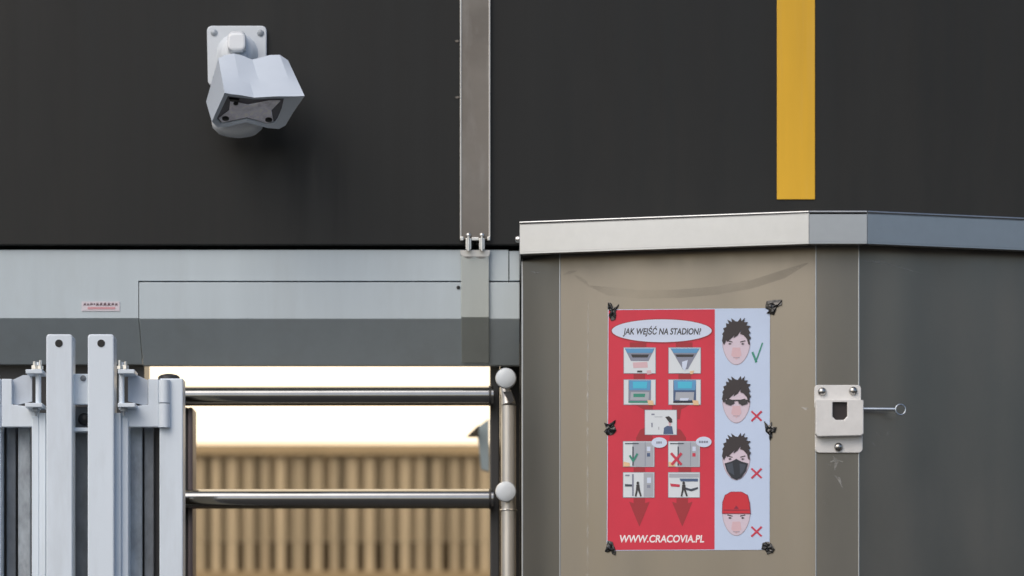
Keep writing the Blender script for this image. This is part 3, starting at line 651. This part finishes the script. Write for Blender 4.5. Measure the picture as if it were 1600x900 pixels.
# ---- black tape pieces
def tape(pts, lab, seed):
    rnd = random.Random(seed); bm = bmesh.new(); k = 0
    b = MB()
    cx = sum(p[0] for p in pts) / len(pts); cy = sum(p[1] for p in pts) / len(pts)
    ring = []
    for i in range(len(pts)):
        x0, y0 = pts[i]; x1, y1 = pts[(i + 1) % len(pts)]
        for t in (0, .5): ring.append((x0 + (x1 - x0) * t + rnd.uniform(-.6, .6), y0 + (y1 - y0) * t + rnd.uniform(-.6, .6)))
    V = []; n = len(ring)
    base = .0022
    for sc, hh in ((1, 0), (.62, 1), (.3, 1)):
        for (x, y) in ring:
            V.append(PB(cx + (x - cx) * sc, cy + (y - cy) * sc, base + (rnd.uniform(.0003, .0026) if hh else rnd.uniform(0, .001))))
    V.append(PB(cx, cy, base + .0015))
    F = []
    for r0 in (0, 1):
        for i in range(n): F.append([r0 * n + i, r0 * n + (i + 1) % n, (r0 + 1) * n + (i + 1) % n, (r0 + 1) * n + i])
    for i in range(n): F.append([2 * n + i, 2 * n + (i + 1) % n, 3 * n])
    # skirt down to the panel
    S0 = len(V)
    for (x, y) in ring: V.append(PB(x, y, .0001))
    for i in range(n): F.append([i, S0 + i, S0 + (i + 1) % n, (i + 1) % n])
    b.add(V, F, M['tape']); tag(b.build('tape_scrap'), lab, 'tape', 'black tape scraps holding the poster')
tape([(950, 472), (955, 474), (958, 482), (966, 476), (962, 486), (962, 499), (955, 501), (951, 493), (954, 487), (949, 482)], 'black tape scrap on the top left corner of the poster, forked at its top', 1)
tape([(1197, 470), (1221, 468), (1221, 476), (1213, 480), (1208, 492), (1198, 490), (1202, 484), (1196, 482)], 'L shaped black tape scrap on the top right corner of the poster', 2)
tape([(944, 660), (951, 663), (962, 656), (959, 664), (963, 672), (958, 679), (948, 680), (943, 674), (947, 669)], 'crumpled black tape scrap halfway up the left edge of the poster', 3)
tape([(1194, 658), (1201, 665), (1205, 659), (1206, 666), (1213, 667), (1211, 675), (1206, 676), (1206, 684), (1202, 688), (1201, 679), (1196, 674)], 'ragged black tape scrap halfway up the right edge of the poster', 4)
tape([(949, 844), (957, 846), (961, 858), (961, 868), (957, 866), (955, 861), (950, 863), (945, 862)], 'wedge of black tape on the bottom left corner of the poster', 5)
tape([(1191, 848), (1201, 846), (1205, 849), (1210, 858), (1207, 864), (1198, 866), (1196, 860), (1190, 858)], 'black tape scrap on the bottom right corner of the poster', 6)

# ================================================================== LOCK HOUSING on the cabinet corner
LD = -.402
lo = thing('latch_housing', 'pale square metal latch housing with a ring pull, screwed to the cabinet corner', 'latch', P(1310, 707, -.41))
b = MB(); b.pprism(rrect(1272.5, 601.5, 1345.5, 640, 6), LD - .004, LD, M['lock']); b.build('top_flange', lo, bevel=.001)
b = MB(); b.pprism(rrect(1273.5, 660, 1348, 707.5, 7), LD - .004, LD, M['lock']); b.build('bottom_flange', lo, bevel=.001)
b = MB()                                           # cover with window: four borders round an opening
d0, d1 = LD - .020, LD - .0045
T = lambda x, y: (x, y)
outer = [(1274.5, 625), (1349.5, 625), (1349.5, 678), (1346, 680.5), (1278, 682), (1274.5, 678)]
wi = [(1301, 628), (1324, 628), (1324, 650), (1319, 656), (1306, 656), (1301, 651)]
ov = [P(x, y, d0) for x, y in outer]; iv = [P(x, y, d0) for x, y in wi]
o2 = [v + Vector((0, d1 - d0, 0)) for v in ov]; i2 = [v + Vector((0, .008, 0)) for v in iv]
V = ov + iv + o2 + i2; F = []
pair = [(0, 0), (1, 1), (2, 2), (3, 3), (4, 4), (5, 5)]
for i in range(6):
    j = (i + 1) % 6
    F.append([i, j, 6 + j, 6 + i]); F.append([i, 12 + i, 12 + j, j]); F.append([6 + i, 6 + j, 18 + j, 18 + i])
b.add(V, F, M['lock']); cov = b.build('cover', lo)
cov_b = cov.modifiers.new('edge', 'BEVEL'); cov_b.width = .0018; cov_b.segments = 3; cov_b.limit_method = 'ANGLE'; cov_b.angle_limit = R(50)
b = MB(); b.pprism([(1299, 626), (1326, 626), (1326, 658), (1299, 658)], d0 + .0075, d0 + .009, M['lock_dark']); b.build('dark_window', cov)
for x, y in ((1284.5, 612), (1333, 611), (1310, 698.5)):
    b = MB(); b.lathe(P(x, y, LD - .0042), (0, -1, 0), [(.0074, 0), (.0074, .0012), (.0062, .004), (.0035, .0058), (.0006, .0064)], M['screw'], 24); b.build('screw', lo)
b = MB(); b.tube(P(1348, 639, LD - .012), P(1400, 639.5, LD - .012), .0029, M['rod'], 18); rd = b.build('pull_rod', lo)
b = MB(); b.torus(P(1407, 640, LD - .012), (.25, -1, 0), .0088, .0012, M['rod']); b.build('ring', rd)

# ================================================================== SECURITY CAMERA
sc_ = thing('security_camera', 'white twin eyed security camera under a folded hood on the dark wall', 'security camera', P(370, 130, 0))
b = MB(); b.pprism([(x + (y - 40) * .02 * (1 if x < 370 else 0), y) for x, y in rrect(323, 40, 416.5, 134, 8)], -.012, -.0005, M['cctv_mount']); b.build('wall_plate', sc_, bevel=.002)
b = MB(); b.lathe(P(371, 84, -.012), (0, -1, 0), [(.037, 0), (.034, .004), (.030, .010), (.026, .013), (.001, .0135)], M['cctv_mount'], 40); b.build('mount_boss', sc_)
for x, y in ((334.5, 51), (407, 51.5)):
    b = MB(); b.lathe(P(x, y, -.0122), (0, -1, 0), [(.0062, 0), (.0058, .0015), (.003, .003), (.0006, .0034)], M['galv'], 20); b.build('screw', sc_)
b = MB()
a_ = [P(x, y, -.022) for x, y in rrect(356, 49, 385, 90, 10)]; c_ = [P(x, y, -.075) for x, y in rrect(355.5, 51, 384, 79, 9)]
n = len(a_)
b.add(a_ + c_, [[i, (i + 1) % n, (i + 1) % n + n, i + n] for i in range(n)] + [list(range(n, 2 * n))], M['cctv_white']); b.build('arm', sc_, bevel=.004)
b = MB(); b.tube(P(371, 85, -.02), P(378, 125, -.10), .018, M['cctv_mount'], 24); b.build('arm_joint', sc_)
Ft = [(351, 145), (361, 147), (379, 149), (397, 152.5), (413, 151.5), (430, 150.5), (448, 150.5), (461, 150.5), (476, 150), (458, 176), (446, 196), (436, 201.5), (418, 200), (384, 191), (356, 198), (340, 199), (331, 190)]
Rt = [(341, 91), (351, 86), (366, 83.5), (379, 87), (394, 93), (407, 90), (421, 86), (437, 85.5), (450, 94), (452, 120), (445, 145), (436, 160), (415, 170), (384, 168), (355, 170), (335, 165), (322, 159)]
fd = lambda y: -.245 + (y - 150) / 50 * .085
rd_ = lambda y: -.13 + max(0, (y - 95)) / 75 * .085
# only the hood front juts forward; bottom sits back
FV = [P(x, y, fd(y)) for x, y in Ft]; RV = [P(x, y, rd_(y)) for x, y in Rt]; n = len(FV)
cF = sum(FV, Vector()) / n
nrm = (FV[8] - FV[0]).cross(FV[14] - FV[0]).normalized()
if nrm.y > 0: nrm = -nrm
def onface(px, py, off):
    o = cF - nrm * .006 + nrm * off; r = P(px, py, 0) - CAMP
    return CAMP + r * ((o - CAMP).dot(nrm) / r.dot(nrm))
It = [(356, 150), (364, 151.5), (380, 153), (396, 155), (409, 155), (420, 154), (430, 154), (438, 154), (444, 154), (440, 172), (434, 186), (430, 192), (416, 195), (386, 187), (357, 193), (345, 194), (338, 187)]
inn = [onface(x, y, .004) for x, y in It]; rec = [v - nrm * .006 for v in inn]
K = 8
V = []
for k in range(K + 1): V += [RV[i].lerp(FV[i], k / K) for i in range(n)]
V += inn + rec
b = MB(); F = [list(range(n))]
for k in range(K + 2): F += [[k * n + i, k * n + (i + 1) % n, (k + 1) * n + (i + 1) % n, (k + 1) * n + i] for i in range(n)]
b.add(V, F, M['cctv'], True); hood = b.build('hood', sc_, auto=False); hood.data.set_sharp_from_angle(angle=R(11))
b = MB(); fc = [v - nrm * .004 for v in inn]
b.add(fc, [list(range(n))], M['cctv_face']); fp = b.build('face_plate', sc_, recalc=False)
for x, y, rr in ((352.5, 183, .0062), (420, 185, .0062), (368.5, 159.5, .0042)):
    b = MB(); b.lathe(onface(x, y, .0003), nrm, [(rr, 0), (rr, .004), (rr * .7, .005), (rr * .2, .0055)], M['black'], 20); b.build('lens', fp)
b = MB()
b.prism([onface(x, y, .0005) for x, y in [(360, 155), (372, 160), (388, 163), (404, 160), (420, 156.5), (438, 156.5), (424, 171), (427, 188), (417, 191), (404, 187), (386, 182), (366, 186), (347, 190), (342, 184), (358, 172)]], nrm * .002, M['cctv_plate']); b.build('lens_plate', fp)
b = MB(); b.prism([onface(x, y, .0008) for x, y in [(358, 152.5), (374, 154), (372, 157), (360, 156)]], nrm * .0035, M['black']); b.build('slot', fp)
b = MB(); c = P(371, 191, -.115)
b.lathe(c, (0, -.15, -1), [(.030, -.03), (.042, -.01), (.0455, 0), (.044, .009), (.036, .017), (.022, .022), (.008, .0245), (.001, .0247)], M['cctv_white'], 40); b.build('dome', sc_)
